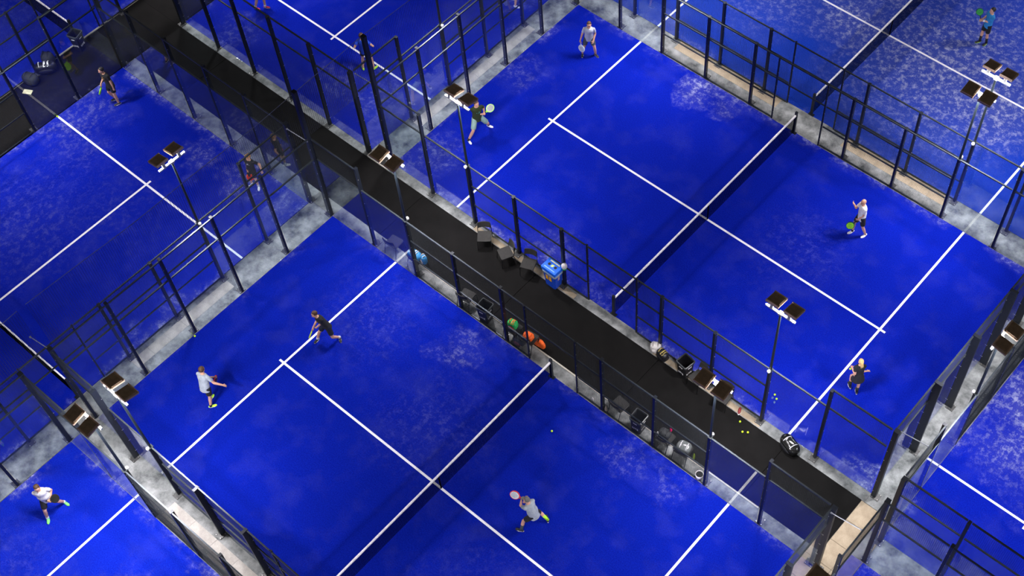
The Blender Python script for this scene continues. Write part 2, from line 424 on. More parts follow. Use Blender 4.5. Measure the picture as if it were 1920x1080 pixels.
def light_data(p):
    if p not in LD:
        l=bpy.data.lights.new('floodlight_beam','AREA'); l.shape='SQUARE'; l.size=.38; l.energy=p; l.color=LAMPC
        l.spread=math.radians(150); LD[p]=l
    return LD[p]
def mast(cx,cy,rz,x,label,power=1.):
    R=Matrix.Rotation(rz,3,'Z'); p=Vector((cx,cy,0))+R@Vector((x,.07,0))
    r=thing('floodlight_mast',label,'floodlight',p,rz)
    lp=link('lower_post',MP['lower_post'],r); link('base_plate',plate_mesh(),lp)
    for k in('upper_pole','crossarm','junction_box'): link(k,MP[k],r)
    for s in(-1,1):
        h=link('floodlight_head',MP['housing'],r,(s*.29,-.07,6.13)); h.rotation_euler=(TILT,0,0)
        link('heat_fins',MP['heat_fins'],h); link('lens',MP['lens'],h); link('bracket',MP['bracket'],h)
        lo=bpy.data.objects.new('floodlight_beam',light_data(POWER*power)); COL.objects.link(lo); lo.parent=h; lo.location=(0,-.12,-.012)
    return r

def full(name,cx,cy,rot,hw,blobs,desc,sides='NSEW',lamps=((-6,-1),(6,-1),(-6,1),(6,1)),edge=.5,rng=(-10,10),endx=None,tall={},pw=1.,dep={},base=(.0018,.0085,.285),endlabel=True):
    """court local frame: x long. S = local -y side, N = +y side, W = -x end, E = +x end"""
    court(name,cx,cy,rot,hw,blobs,desc[0],edge,base)
    th=PI/2 if rot else 0.; R=Matrix.Rotation(th,3,'Z'); c=Vector((cx,cy,0))
    if 'S' in sides: p=c+R@Vector((0,-hw,0)); side_fence(p.x,p.y,th+PI,desc[1]['S'],-rng[1],-rng[0],dep.get('S',.11))
    if 'N' in sides: p=c+R@Vector((0,hw,0)); side_fence(p.x,p.y,th,desc[1]['N'],*rng)
    if 'W' in sides: p=c+R@Vector((-10,0,0)); end_fence(p.x,p.y,th+PI/2,hw,desc[1]['W'],endx,tall.get('W',()))
    if 'E' in sides: p=c+R@Vector((10,0,0)); end_fence(p.x,p.y,th-PI/2,hw,desc[1]['E'],endx and [-x for x in reversed(endx)],tall.get('E',()),dep.get('E',.12))
    p=c; net(cx,cy,th,hw,desc[2])
    for lx,sg in lamps:
        q=c+R@Vector((0,sg*hw,0))
        if sg>0: mast(q.x,q.y,th,lx,desc[3][(lx,sg)],pw)
        else: mast(q.x,q.y,th+PI,-lx,desc[3][(lx,sg)],pw)

CN={'A':'lower centre court','B':'upper right court','C':'bottom left court','D':'left court','E':'top court','F':'far left court','G':'top right court','H':'narrow right hand court','J':'bottom right corner court'}
def desc(k,turf,names,netl):
    n=CN[k]; return (turf,{s:names[s] for s in names},netl,None)
def lamp_labels(k,d): return {key:f'{v} of the {CN[k]}' for key,v in d.items()}
full('b',0,0,False,5,[(-3.9,4.6,.85,.85),(-2.6,4.4,.6,.35),(-3.2,4.5,.5,.5),(-3.2,-4.6,1.2,.35),(9.6,-4.7,.7,.9),(-.8,-4.7,.9,.2),(3.2,1,2,.06),(-9.5,1,1.0,.2),(-9.3,-3.8,1.2,.3)],
 ('blue turf surface of the upper right court, four players on it',
  {'S':'dark mesh and glass fence between the black walkway and the upper right court','N':'dark mesh fence along the upper side of the upper right court','W':'glass end wall of the upper right court facing the top court','E':'glass end wall at the right end of the upper right court'},
  'black net with white top band across the upper right court',
  lamp_labels('B',{(-6,-1):'floodlight by the walkway at the left end',(6,-1):'floodlight by the walkway at the right end',(-6,1):'floodlight on the far side at the left end',(6,1):'floodlight on the far side at the right end'})),
 tall={'W':(0,)},edge=.7,dep={'E':.24})
AY=-13.09
full('a',0.0,AY,False,5.115,[(3.6,4.4,.8,.15),(5.2,4.4,.7,.16),(-2.9,3.9,.8,.28),(-1.6,1.5,2.2,.07),(4.,-3.,3.,.10),(-6,3.,2.,.06)],
 ('blue turf surface of the lower centre court, three players on it',
  {'N':'dark mesh and glass fence between the black walkway and the lower centre court','S':'mesh and glass fence on the lower left side of the lower centre court','W':'glass end wall of the lower centre court facing the left court','E':'glass end wall at the bottom right end of the lower centre court'},
  'black net with white top band across the lower centre court',
  lamp_labels('A',{(-6,-1):'floodlight at the left end of the lower left side',(6,-1):'floodlight at the right end of the lower left side',(-6,1):'floodlight by the walkway at the left end',(6,1):'floodlight by the walkway at the right end'})),
 tall={'W':(5,)},edge=.2,dep={'S':.18,'E':.2},base=(.0016,.008,.25))
full('d',-16.07,-18.11,True,5,[(8.0,4.2,1.2,.22),(7.0,4.6,.9,.40),(9.0,-.6,.9,.4),(9.2,-2.6,.9,.45),(6.6,3.4,1.4,.14),(3,2,3,.10),(9.4,-4.3,.8,.4),(4.3,-4.6,.5,.45),(2.6,-4.4,.4,.4),(5.5,0,2.5,.06)],
 ('blue turf surface of the left court, two players at its upper end',
  {'S':'tall dark mesh fence on the right side of the left court','N':'dark mesh fence between the left court and the black carpet','E':'glass end wall of the left court facing the black walkway','W':'glass end wall at the far bottom of the left court'},
  'black net with white top band across the left court',
  lamp_labels('D',{(6,-1):'floodlight on the right side at the upper end',(-6,-1):'floodlight on the right side at the lower end',(6,1):'floodlight on the left side at the upper end',(-6,1):'floodlight on the left side at the lower end'})),
 sides='SNE',edge=.8)
full('e',-16.05,4.93,True,5,[(-8,-3.6,1.2,.4),(-8.5,-1.5,1.,.3),(-1,-4,1.,.35),(0,-4.3,.8,.3),(-9,3,1.,.2)],
 ('blue turf surface of the top court, cut off by the top of the photo',
  {'S':'dark mesh fence on the right side of the top court','N':'dark mesh fence on the left side of the top court','W':'glass end wall of the top court facing the black walkway','E':'glass end wall at the far end of the top court'},
  'black net with white top band across the top court',
  lamp_labels('E',{(-6,-1):'floodlight on the right side at the lower end',(6,-1):'floodlight on the right side at the upper end',(-6,1):'floodlight on the left side at the lower end',(6,1):'floodlight on the left side at the upper end'})),
 sides='SNW',edge=.4)
full('g',0,11.0,False,5,[(2.5,.2,4.6,.75),(-1.6,2.2,3.2,.6),(4.6,-.6,2.4,1.0),(-1.4,-.2,1.8,.8),(-4.4,-.8,2.4,.35),(3.5,3,3,.4),(1,-1.2,1.6,.7)],
 ('worn sandy blue turf surface of the top right court',
  {'S':'dark mesh fence along the lower side of the top right court','W':'glass end wall at the left of the top right court','E':'glass end wall at the right of the top right court'},
  'black net with white top band across the top right court',
  lamp_labels('G',{(-6,-1):'floodlight on the lower side at the left end',(6,-1):'floodlight on the lower side at the right end',(-6,1):'floodlight on the upper side at the left end',(6,1):'floodlight on the upper side at the right end'})),
 sides='SWE',edge=.4,base=(.006,.026,.30),pw=.85)
full('h',14.04,4.0,True,3,[(-3.2,1.0,2.2,1.1),(-2.0,0,2.2,1.1),(-5.,1.6,1.4,.5),(-3.5,2.2,1.2,.8),(-5.4,-.6,2.,.25)],
 ('sandy blue turf surface of the narrow court on the right edge',
  {'N':'dark mesh fence on the left side of the narrow right hand court','W':'glass end wall at the lower end of the narrow right hand court'},
  'black net with white top band across the narrow right hand court',
  lamp_labels('H',{(-6,1):'floodlight on the left side at the lower end',(6,1):'floodlight on the left side at the upper end',(-6,-1):'floodlight on the right side at the lower end',(6,-1):'floodlight on the right side at the upper end'})),
 sides='NW',edge=.5)
full('j',14.06,-17.0,True,3,[(8,0,2,.2)],
 ('small corner of blue turf of the narrow court at the bottom right',
  {'N':'dark mesh fence on the left side of the court in the bottom right corner','E':'glass end wall at the upper end of the court in the bottom right corner'},
  'net across the narrow court in the bottom right corner',
  lamp_labels('J',{(6,1):'floodlight on the left side at the upper end',(-6,1):'floodlight on the left side at the lower end',(6,-1):'floodlight on the right side at the upper end'})),
 sides='NE',lamps=((6,1),(-6,1),(6,-1)),edge=.4)
full('c',0.02,-24.28,False,5,[(-4.4,2.4,1.4,.45),(-3.2,1.4,2.2,.55),(-3.4,4.95,.6,.9),(-1.8,4.95,.6,.9),(-8,0,3,.08)],
 ('blue turf surface of the bottom left court, one player on it',
  {'N':'mesh and glass fence on the upper side of the bottom left court','W':'glass end wall of the bottom left court facing the left court'},
  'net across the bottom left court',
  lamp_labels('C',{(-6,1):'floodlight on the upper side at the left end',(6,1):'floodlight on the upper side at the right end',(-6,-1):'floodlight on the lower side at the left end',(6,-1):'floodlight on the lower side at the right end'})),
 sides='NW',edge=1.1,base=(.0035,.014,.37),pw=1.05)
full('f',-28.45,-8.3,True,5,[(0,0,4,.1)],
 ('blue turf surface of the far left court behind the carpet',
  {'S':'dark mesh fence on the right side of the far left court'},
  'net across the far left court',
  lamp_labels('F',{(-6,-1):'floodlight on the right side at the lower end',(6,-1):'floodlight on the right side at the upper end'})),
 sides='S',lamps=((-6,-1),(6,-1)),edge=.4)

# tall divider netting hung on a cable between the rows
def divider(y0,y1,x,sag,label):
    r=thing('divider_net',label,'netting',(x,y0,0)); L=y1-y0
    z=lambda t:6.06-sag*4*t*(1-t)+.03*math.sin(t*17)*math.sin(t*PI)
    n=28; pts=[Vector((0,L*i/n,z(i/n))) for i in range(n+1)]
    MB().path(pts,.009,5).obj('cable',M_cable,r)
    mb=MB(); p=.07; t=.0030; k=int(L/p)
    for i in range(k+1):
        y=L*i/k; zt=z(i/k); mb.add([(t,y,3.9),(0,y+t,3.9),(-t,y-t,3.9),(t,y,zt),(0,y+t,zt),(-t,y-t,zt)],[(0,1,4,3),(1,2,5,4),(2,0,3,5)])
    for j in range(int(2.1/p)):
        zz=3.92+p*j
        for a in range(12):
            y_0,y_1=L*a/12,L*(a+1)/12
            za=min(zz,z(a/12)); zb=min(zz,z((a+1)/12))
            mb.add([(t,y_0,za),(0,y_0,za+t),(-t,y_0,za-t),(t,y_1,zb),(0,y_1,zb+t),(-t,y_1,zb-t)],[(0,1,4,3),(1,2,5,4),(2,0,3,5)])
    mb.obj('netting',M_divid,r); return r
divider(-18.05,-5.1,-10.17,.17,'fine tall netting hung from a cable above the gap right of the left court')
divider(-4.9,8.1,-10.17,.17,'fine tall netting hung from a cable above the gap beside the top court')
divider(-31,-18.35,-10.17,.17,'fine tall netting hung from a cable in the bottom left corner')
def tie(a,b,label):
    a=Vector(a); b=Vector(b); mb=MB(); m=(a+b)/2+Vector((0,0,.0)); mb.tube(a,b,.014,n=8); mb.box(a,(.05,.05,.03)); mb.box(b,(.05,.05,.03))
    tag(mb.obj('tie_bar',M_cable),label,'tie bar')
tie((-10.94,-8.1,3.9),(-10.06,-8.05,3.9),'thin steel bar linking the post tops of left and lower centre courts')
tie((-10.94,-5.04,3.9),(-10.08,-5.0,3.9),'thin steel bar linking the post tops of top and upper right courts')
tie((10.1,-4.9,3.9),(10.98,-4.8,3.9),'thin steel bar linking upper right court to the narrow court')
tie((10.1,-8.1,3.9),(10.98,-8.0,3.9),'thin steel bar above the tan paved path at the bottom right')
tie((-10.94,-18.3,3.9),(-10.1,-18.2,3.9),'thin steel bar by the lowest tall pole on the left')

# ------------------------------------------------------------------ people
def ik(a,b,l1,l2,pole):
    a=Vector(a); b=Vector(b); d=b-a; L=d.length; mx=(l1+l2)*.998
    if L>mx: b=a+d*(mx/L); d=b-a; L=mx
    x=(l1*l1-l2*l2+L*L)/(2*L); h=math.sqrt(max(0,l1*l1-x*x)); u=d/L
    p=Vector(pole); p=p-u*p.dot(u)
    if p.length<1e-4: p=Vector((1,0,0))
    p.normalize(); return a+u*x+p*h, b
def basis(f,up):
    """columns: right(x), forward(y), up(z)"""
    z=Vector(up).normalized(); y=Vector(f); y=(y-z*y.dot(z)).normalized(); x=y.cross(z)
    return Matrix((x,y,z)).transposed()
def person(label,head,face,body,feet,toes,hands,cl,k=1.,hand_f=None,grip=(False,False),fat=1.,pelvis=None,elbow=(None,None),facez=-.25,skin=None,female=False):
    """feet/hands/toes are (left,right); positions in metres in the place"""
    skin=skin or M_skin
    FL,FR=[Vector(p) for p in feet]; base=Vector(((FL.x+FR.x)/2,(FL.y+FR.y)/2,0))
    r=thing('person',label,'person',base)
    f=Vector((*body,0)).normalized(); left=Vector((-f.y,f.x,0)); up=Vector((0,0,1))
    l_th,l_sh=.435*k,.425*k
    H=Vector(head)
    if pelvis is None:
        px=base.lerp(Vector((H.x,H.y,0)),.38)
    else: px=Vector((*pelvis,0))
    zs=[]
    for p in(FL,FR):
        dd=(Vector((p.x,p.y,0))-px).length; zs.append(p.z+math.sqrt(max(.05,(.985*(l_th+l_sh))**2-dd*dd)))
    Pz=min(zs)+.02; P=Vector((px.x,px.y,Pz))
    t=(H-P); t.normalize(); torso=.50*k; NK=P+t*torso
    Bt=basis(f,t); lt=-(Bt@Vector((1,0,0))); ft=Bt@Vector((0,1,0))
    fh=Vector((*face,facez)).normalized(); hup=(up*1.0+t*.4+fh*0).normalized(); Bh=basis(fh,hup)
    HC=NK+hup*.075*k+t*.085*k+fh*.02
    o=lambda v:v-base
    sw=(.150 if female else .168)*k
    SH=[NK+lt*sw-t*.060,NK-lt*sw-t*.060]; HP=[P+left*.085*k,P-left*.085*k]
    # legs
    KN=[];AN=[]
    for i,(h,a) in enumerate(zip(HP,(FL,FR))):
        tv=Vector((*toes[i],0)).normalized(); kn,an=ik(h,a,l_th,l_sh,f*.6+tv*.6+left*(.12 if i==0 else -.12)); KN.append(kn);AN.append(an)
    EL=[];WR=[]
    for i,(s,h) in enumerate(zip(SH,hands)):
        pole=Vector(elbow[i]) if elbow[i] else (-f*.6+(left if i==0 else -left)*.35-up*.6)
        e,w=ik(s,Vector(h),.285*k,.25*k,pole); EL.append(e);WR.append(w)
    bd=MB()
    # torso
    def ring(c,rx,ry,B,n=16): return [c+B@Vector((rx*math.cos(2*PI*i/n),ry*math.sin(2*PI*i/n),0)) for i in range(n)]
    def torso_loft(mb,g,top=True,lowr=0.,hem=0.):
        W=.165*k*fat+g; rings=[]
        for q,rx,ry in((-.04-hem,.155,.115),(.04,.155,.112),(.16,.142*fat,.105*fat),(.28,.150,.110),(.38,.172,.115),(.44,.165,.100),(.48,.125,.082),(.505,.075,.065)):
            if not top and q>.10: break
            sx=.93 if female else 1.
            rings.append([o(v) for v in ring(P+t*(q*k),(rx*k*sx+g),(ry*k*sx+g),Bt)])
        mb.loft(rings)
    torso_loft(bd,0)
    bd.cap(o(NK-t*.03),o(HC-hup*.05),.056*k,.052*k)
    # head: skull, jaw, nose, ears
    hk=k*1.02
    bd.ell(o(HC+hup*.015),(.074*hk,.093*hk,.108*hk),Bh,16,12)
    bd.ell(o(HC+fh*.028-hup*.055),(.052*hk,.058*hk,.052*hk),Bh)
    bd.cap(o(HC+fh*.088*hk+hup*.012),o(HC+fh*.106*hk-hup*.018),.011,.016,8)
    for s in(-1,1): bd.ell(o(HC+Bh@Vector((s*.077*hk,-.008,-.004))),(.012,.02,.032),Bh,8,6)
    for i in(0,1):
        s=1 if i==0 else -1
        bd.cap(o(SH[i]),o(EL[i]),.052*k,.041*k); bd.cap(o(EL[i]),o(WR[i]),.042*k,.028*k)
        bd.cap(o(HP[i]),o(KN[i]),.085*k*(.95+.05*fat),.054*k); bd.cap(o(KN[i]),o(KN[i].lerp(AN[i],.35)),.052*k,.056*k); bd.cap(o(KN[i].lerp(AN[i],.3)),o(AN[i]),.056*k,.036*k)
    fg=MB()
    for i in(0,1):
        fd=(WR[i]-EL[i]).normalized()
        hd=fd if not hand_f or not hand_f[i] else Vector(hand_f[i]).normalized()
        thumb=(-left if i==0 else left)*.6+f*.6+up*.2
        Bp=basis(thumb,hd)   # x = palm normal, y = thumb side, z = along hand
        pc=WR[i]+hd*.045
        bd.cap(o(WR[i]-fd*.01),o(WR[i]+hd*.02),.027*k,.028*k)
        bd.ell(o(pc),(.017*k,.040*k,.052*k),Bp,12,8)
        sx=1 if (Bp@Vector((1,0,0))).dot((-left if i==0 else left))>0 else -1
        for q,(yo,ln) in enumerate(((.028,.070),(.010,.080),(-.009,.074),(-.027,.058))):
            b0=pc+Bp@Vector((0,yo,.035)); cv=.95 if grip[i] else .35
            d1=Bp@Vector((sx*math.sin(cv*.6),0,math.cos(cv*.6))); d2=Bp@Vector((sx*math.sin(cv*1.9),0,math.cos(cv*1.9))); 
            d3=Bp@Vector((sx*math.sin(cv*3.1),0,math.cos(cv*3.1)))
            p1=b0+d1*ln*.45; p2=p1+d2*ln*.33; p3=p2+d3*ln*.25
            for a,b,ra,rb in((b0,p1,.0095,.009),(p1,p2,.009,.008),(p2,p3,.008,.007)): fg.cap(o(a),o(b),ra,rb,6)
        b0=pc+Bp@Vector((0,.028,-.015)); p1=b0+Bp@Vector((sx*.012,.030,.022)); p2=p1+Bp@Vector((sx*.018,.010,.026))
        fg.cap(o(b0),o(p1),.012,.0105,6); fg.cap(o(p1),o(p2),.0105,.0085,6)
    link('body',remesh(bd,'body',skin,.011,2,fg),r)
    ey=MB()
    for s in(-1,1): ey.ell(o(HC+Bh@Vector((s*.031,.082*hk,.018))),(.014,.009,.008),Bh,8,6)
    ey.obj('eyes',M_eye,r,True)
    MB().ell(o(HC+Bh@Vector((0,.088*hk,-.045))),(.022,.008,.006),Bh,8,6).obj('mouth',M_lip,r,True)
    # hair / cap
    hs=cl.get('hair')
    if hs:
        hb=MB(); st=cl.get('hair_style','short')
        hb.ell(o(HC+hup*.034-fh*.016),(.083*hk,.098*hk,.102*hk),Bh,18,12,fn=lambda d: .80 if (d.y>.55 and d.z<.45) or d.z<-.55 else 1.)
        if st=='curly':
            for q in range(26):
                a=random.uniform(0,2*PI); zz=random.uniform(.1,1); rr=math.sqrt(1-zz*zz)
                d=Vector((math.cos(a)*rr,math.sin(a)*rr,zz)); hb.ell(o(HC+Bh@Vector((d.x*.083,d.y*.088-.012,d.z*.10+.03))),(.026,)*3,None,8,6)
        if st=='ponytail':
            hb.ell(o(HC-fh*.10+hup*.05),(.045,.045,.045),Bh,10,8)
            hb.cap(o(HC-fh*.125+hup*.04),o(HC-fh*.15-hup*.08),.038,.048); hb.cap(o(HC-fh*.15-hup*.08),o(HC-fh*.12-hup*.22),.048,.016)
            hb.cap(o(HC-fh*.06-hup*.02),o(HC-fh*.08-hup*.10),.06,.04)
        me=remesh(hb,'hair',hs,.010,1); link('cap' if st=='cap' else 'hair',me,r)
        if st=='cap':
            bm=MB(); bm.ell(o(HC+fh*.105+hup*.055),(.062,.062,.007),Bh,14,6); bm.obj('cap_peak',hs,r,True)
    # shirt
    sb=MB(); torso_loft(sb,.016,hem=cl.get('hem',.07))
    for i in(0,1):
        fr=cl.get('sleeve',.62); en=SH[i].lerp(EL[i],fr)
        sb.ell(o(SH[i]-t*.004),(.060*k,)*3); sb.tube(o(SH[i]),o(en),.060*k,.062*k,n=12)
    sm=remesh(sb,'shirt',cl['shirt'],.011,7); link('shirt',sm,r)
    # shorts / skirt
    if cl.get('skirt'):
        kb=MB(); rings=[]
        for q,rx,ry in((.06,.150,.112),(-.06,.185,.145),(-.26,.235,.20)): rings.append([o(v) for v in ring(P+up*q,rx*k,ry*k,basis(f,up))])
        kb.loft(rings); link('skirt',remesh(kb,'skirt',cl['shorts'],.012,2),r)
    else:
        kb=MB(); torso_loft(kb,.010,top=False,hem=.02)
        for i in(0,1):
            e=HP[i].lerp(KN[i],cl.get('short_len',.78)); kb.ell(o(HP[i]),(.10*k,)*3); kb.tube(o(HP[i]),o(e),.100*k,.088*k,n=14)
        link('shorts',remesh(kb,'shorts',cl['shorts'],.011,2),r)
    # socks and shoes
    for i,a in enumerate(AN):
        so=cl.get('socks',(None,None)); so=so[i] if isinstance(so,(list,tuple)) else so
        if so:
            fr=cl.get('sock_len',.18); st=a.lerp(KN[i],fr)
            MB().tube(o(a-(KN[i]-a).normalized()*.03),o(st),.044*k,.052*k if fr>.4 else .044*k,n=14).obj('sock',so,r,True)
        tv=Vector((*toes[i],0)).normalized(); sole=a.z-.075; lft=max(0.,sole)
        Bs=basis(tv+Vector((0,0,-min(.8,lft*3))),up if lft<.1 else (up*.8-tv*.2+Vector((0,0,.01))))
        sh=MB(); a0=Vector((a.x,a.y,a.z-.035))
        sh.ell(o(a0+Bs@Vector((0,-.025,-.005))),(.040,.055,.040),Bs); sh.ell(o(a0+Bs@Vector((0,.055,-.012))),(.043,.075,.034),Bs); sh.ell(o(a0+Bs@Vector((0,.125,-.018))),(.045,.065,.026),Bs)
        shoe=link('shoe',remesh(sh,'shoe',cl['shoes'],.009,2),r)
        sl=MB(); n=16
        pts=[]
        for q in range(n):
            t_=2*PI*q/n; pts.append(Bs@Vector((.046*math.cos(t_)*(1 if math.sin(t_)>0 else .85),.052+.135*math.sin(t_),0)))
        sl.loft([[o(a0+p+Bs@Vector((0,0,-.042))) for p in pts],[o(a0+p+Bs@Vector((0,0,-.020))) for p in pts]]); sl.obj('sole',cl.get('sole',M_white),shoe)
    if cl.get('wrist') is not None:
        i,mm,ln=cl['wrist']; MB().tube(o(WR[i].lerp(EL[i],.05)),o(WR[i].lerp(EL[i],.05+ln)),.036*k,.040*k,n=14).obj('wristband',mm,r,True)
    # printed mark on the shirt
    if cl.get('mark'):
        mm,shapes,(side)=cl['mark']; bv=BVHTree.FromPolygons([v.co for v in sm.vertices],[p.vertices for p in sm.polygons])
        mk=MB(); nrm=ft if side=='front' else -ft; ax=-lt*1. if side=='front' else lt
        for poly in shapes:
            vs=[]
            for (u,w) in poly:
                q=o(P+t*(.36*k+w)+(-ax)*u*-1+nrm*.4); hit=bv.ray_cast(q,-nrm)
                vs.append((hit[0] if hit[0] is not None else q-nrm*.28)+nrm*.004)
            mk.add(vs,[tuple(range(len(vs)))])
        mk.obj('shirt_print',mm,r)
    return dict(root=r,WR=WR,EL=EL)

def racket(label,grip,tip,normal,cf,ce,cc=None,holes=True):
    """padel racket: grip end, tip point, face normal"""
    g=Vector(grip); d=(Vector(tip)-g).normalized(); B=basis(normal,d)     # x=width, y=normal, z=length
    r=thing('padel_racket',label,'racket',g)
    P=lambda x,y,z:B@Vector((x,y,z))
    mb=MB(); n=28; out=[];
    for q in range(n):
        t=2*PI*q/n; s=math.sin(t); c=math.cos(t); w=.128*c*(1 if s>0 else 1-.10*s*s); out.append((w,.315+.150*s))
    f1=[P(x*.93,.019,.315+(z-.315)*.94) for x,z in out]; f2=[P(x*.93,-.019,.315+(z-.315)*.94) for x,z in out]
    mb.loft([f2,f1]); mb.cur=1
    for ix in range(-3,4):
        for iz in range(-3,5):
            x=ix*.026+(.013 if iz%2 else 0); z=.32+iz*.024
            if (x/.09)**2+((z-.325)/.105)**2<1: mb.tube(P(x,-.0202,z),P(x,.0202,z),.0062,n=8)
    mb.obj('racket_face',[cf,M_rubber],r)
    mb=MB(); rings=[]
    for q in range(n):
        x,z=out[q]; c=Vector((x,0,z-.315)); e=c.normalized()
        rings.append([P(x*.93+e.x*a,b,.315+(z-.315)*.94+e.z*a) for a,b in((-.004,.0205),(.012,.019),(.016,0),(.012,-.019),(-.004,-.0205))])
    rings.append(rings[0]); mb.loft(rings,False)
    for s in(-1,1): mb.tube(P(s*.030,0,.195),P(s*.012,0,.115),.013,.014,n=8)
    mb.obj('racket_frame',ce,r)
    MB().tube(P(0,0,-.02),P(0,0,.125),.017,.016,n=10).obj('handle',cc or M_rubber,r,True)
    return r
def ball(x,y,z,label,group=None):
    o=MB().ell((0,0,0),(.034,)*3,None,14,10).obj('padel_ball',M_lime,None,True,(x,y,z)); return tag(o,label,'ball',group)

black=mat('black_cloth',(.010,.010,.013),.85); navyb=mat('near_black_shorts',(.008,.010,.025),.85)
greyT=mat('grey_tee',(.33,.37,.42),.9); whiteT=mat('white_tee',(.80,.79,.80),.9); lgrey=mat('pale_grey_tee',(.42,.45,.56),.9)
blueT=mat('royal_blue_tee',(.01,.06,.55),.9); cyanT=mat('sky_blue_tee',(.02,.22,.55),.9); dgreen=mat('dark_green_tee',(.020,.032,.008),.9)
sage=mat('sage_shorts',(.22,.34,.30),.9); dgrey=mat('dark_grey_shorts',(.055,.07,.085),.9)
brown=mat('brown_hair',(.070,.032,.014),.6); dbrown=mat('dark_hair',(.015,.012,.011),.55); blond=mat('blonde_hair',(.68,.45,.17),.55); ginger=mat('sandy_curls',(.33,.16,.04),.6)
limeS=mat('lime_shoe',(.45,.85,.03),.6); mint=mat('mint_green_shoe',(.22,.85,.18),.6); whiteS=mat('white_shoe',(.75,.76,.82),.6); blackS=mat('black_shoe',(.012,.014,.014),.6); redS=mat('crimson_shoe',(.45,.01,.05),.6)
yel=mat('yellow_print',(.75,.42,.02),.7); teal=mat('teal_print',(.05,.33,.30),.7); limeR=mat('lime_racket',(.35,.85,.02),.4); redR=mat('red_racket',(.75,.03,.01),.4); whiteR=mat('white_racket',(.72,.80,.85),.4); blackR=mat('black_racket',(.015,.016,.016),.4); greenR=mat('green_racket',(.05,.42,.06),.4); tealR=mat('teal_frame',(.01,.10,.08),.4); greyC=mat('grey_cap',(.16,.16,.15),.8); orangeR=mat('orange_racket',(.85,.16,.01),.4)
L_=Vector((-.76,-.65)); D_=Vector((.68,-.73))
def dr(a,b): v=L_*a+D_*b; v.normalize(); return (v.x,v.y)     # a = towards photo left, b = towards the viewer
p=person('person in black tee with yellow print walking at the top of the left court',
 (-19.98,-9.34,1.66),dr(1,.5),dr(.75,.95),((-19.74,-9.36,.10),(-19.96,-9.30,.14)),(dr(.9,.5),dr(1,.4)),((-19.66,-9.34,.86),(-20.06,-9.52,1.02)),
 dict(shirt=black,shorts=black,hair=dbrown,shoes=blackS,socks=None,short_len=.72,mark=(yel,[[(-.07,.02),(.0,.08),(.09,-.01),(.03,.0),(-.01,.03),(-.03,-.05)]],'front')),grip=(False,True),pelvis=(-19.84,-9.32))
racket('lime padel racket held by the player in the black tee with yellow print',p['WR'][1]+Vector((-.01,-.01,-.06)),p['WR'][1]+Vector((-.10,-.16,-.45)),(-.73,-.60,-.1),limeR,limeR)
p=person('person with sandy curly hair, black tee and white shoes on the left court',
 (-13.01,-8.66,1.55),dr(.45,.9),dr(.35,.95),((-12.91,-8.73,.075),(-13.15,-8.81,.075)),(dr(-.1,1),dr(.9,.7)),((-12.72,-8.52,.86),(-13.10,-8.82,.92)),
 dict(shirt=black,shorts=black,hair=ginger,hair_style='curly',shoes=whiteS,socks=whiteS,sock_len=.22,mark=(M_white,[[(-.05,.02),(-.02,.05),(.0,.03),(.03,.05),(.04,.01)],[(-.05,-.01),(.04,-.005),(.04,-.02),(-.05,-.025)]],'front')),k=.94,grip=(False,True))
racket('red padel racket hanging in the hand of the curly haired player',p['WR'][1]+Vector((.0,0,-.07)),p['WR'][1]+Vector((.06,-.02,-.5)),(.7,-.7,.2),redR,orangeR)
p=person('person in royal blue tee and lime shoes seen from behind in the top court',
 (-14.00,-2.30,1.64),dr(-.4,-1),dr(-.25,-1),((-14.03,-2.50,.075),(-13.72,-2.25,.075)),(dr(.2,-1),dr(-.7,-.7)),((-14.25,-2.42,1.02),(-13.70,-2.08,1.05)),
 dict(shirt=blueT,shorts=black,hair=brown,shoes=limeS,sole=limeS,short_len=.62),k=.99,elbow=(None,(.8,.1,-.3)))
p=person('person in dark green tee, sage shorts and white shoes with both hands on a racket',
 (-8.60,-2.04,1.62),dr(-.7,.75),dr(-.35,.9),((-8.57,-1.62,.075),(-8.64,-2.58,.075)),(dr(-1,.5),dr(-.5,.9)),((-8.40,-1.90,1.10),(-8.42,-1.99,1.05)),
 dict(shirt=dgreen,shorts=sage,hair=brown,shoes=whiteS,socks=black,short_len=.85,mark=(teal,[[(-.09,-.02),(-.06,-.05),(.09,.08),(-.02,.0)],[(-.05,-.07),(.05,-.03),(.05,-.05),(-.05,-.09)]],'front')),grip=(True,True),k=1.06)
racket('padel racket with white face and lime band held by the player in dark green',p['WR'][1]+Vector((.04,.03,.0)),p['WR'][1]+Vector((.13,.40,.16)),(.5,-.3,.8),mat('silver_racket',(.30,.32,.33),.4),limeR)
p=person('person in pale grey tee and dark shorts at the far end of the upper court',
 (-7.97,3.27,1.58),dr(.1,1),dr(.1,1),((-7.82,3.42,.075),(-8.22,3.14,.075)),(dr(-.55,.85),dr(.1,1)),((-7.80,3.30,.86),(-8.19,3.02,.84)),
 dict(shirt=lgrey,shorts=dgrey,hair=brown,shoes=blackS,short_len=.72),grip=(False,True),facez=-.5,fat=1.05)
racket('white padel racket hanging down from the hand of the player in pale grey',p['WR'][1]+Vector((.01,-.01,-.06)),p['WR'][1]+Vector((.08,-.02,-.5)),(.15,-1.,.0),whiteR,whiteR,whiteS)
p=person('person in sky blue tee and black shorts facing left on the top right court',
 (2.86,12.85,1.60),dr(1,.25),dr(1,.35),((2.97,12.86,.075),(2.73,12.80,.075)),(dr(.8,.7),dr(1,.35)),((2.66,12.66,1.12),(2.60,12.72,1.10)),
 dict(shirt=cyanT,shorts=black,hair=dbrown,shoes=blackS,sole=limeS,socks=black,sock_len=.62,short_len=.8,wrist=(0,whiteS,.25)),grip=(True,True),pelvis=(2.84,12.83))
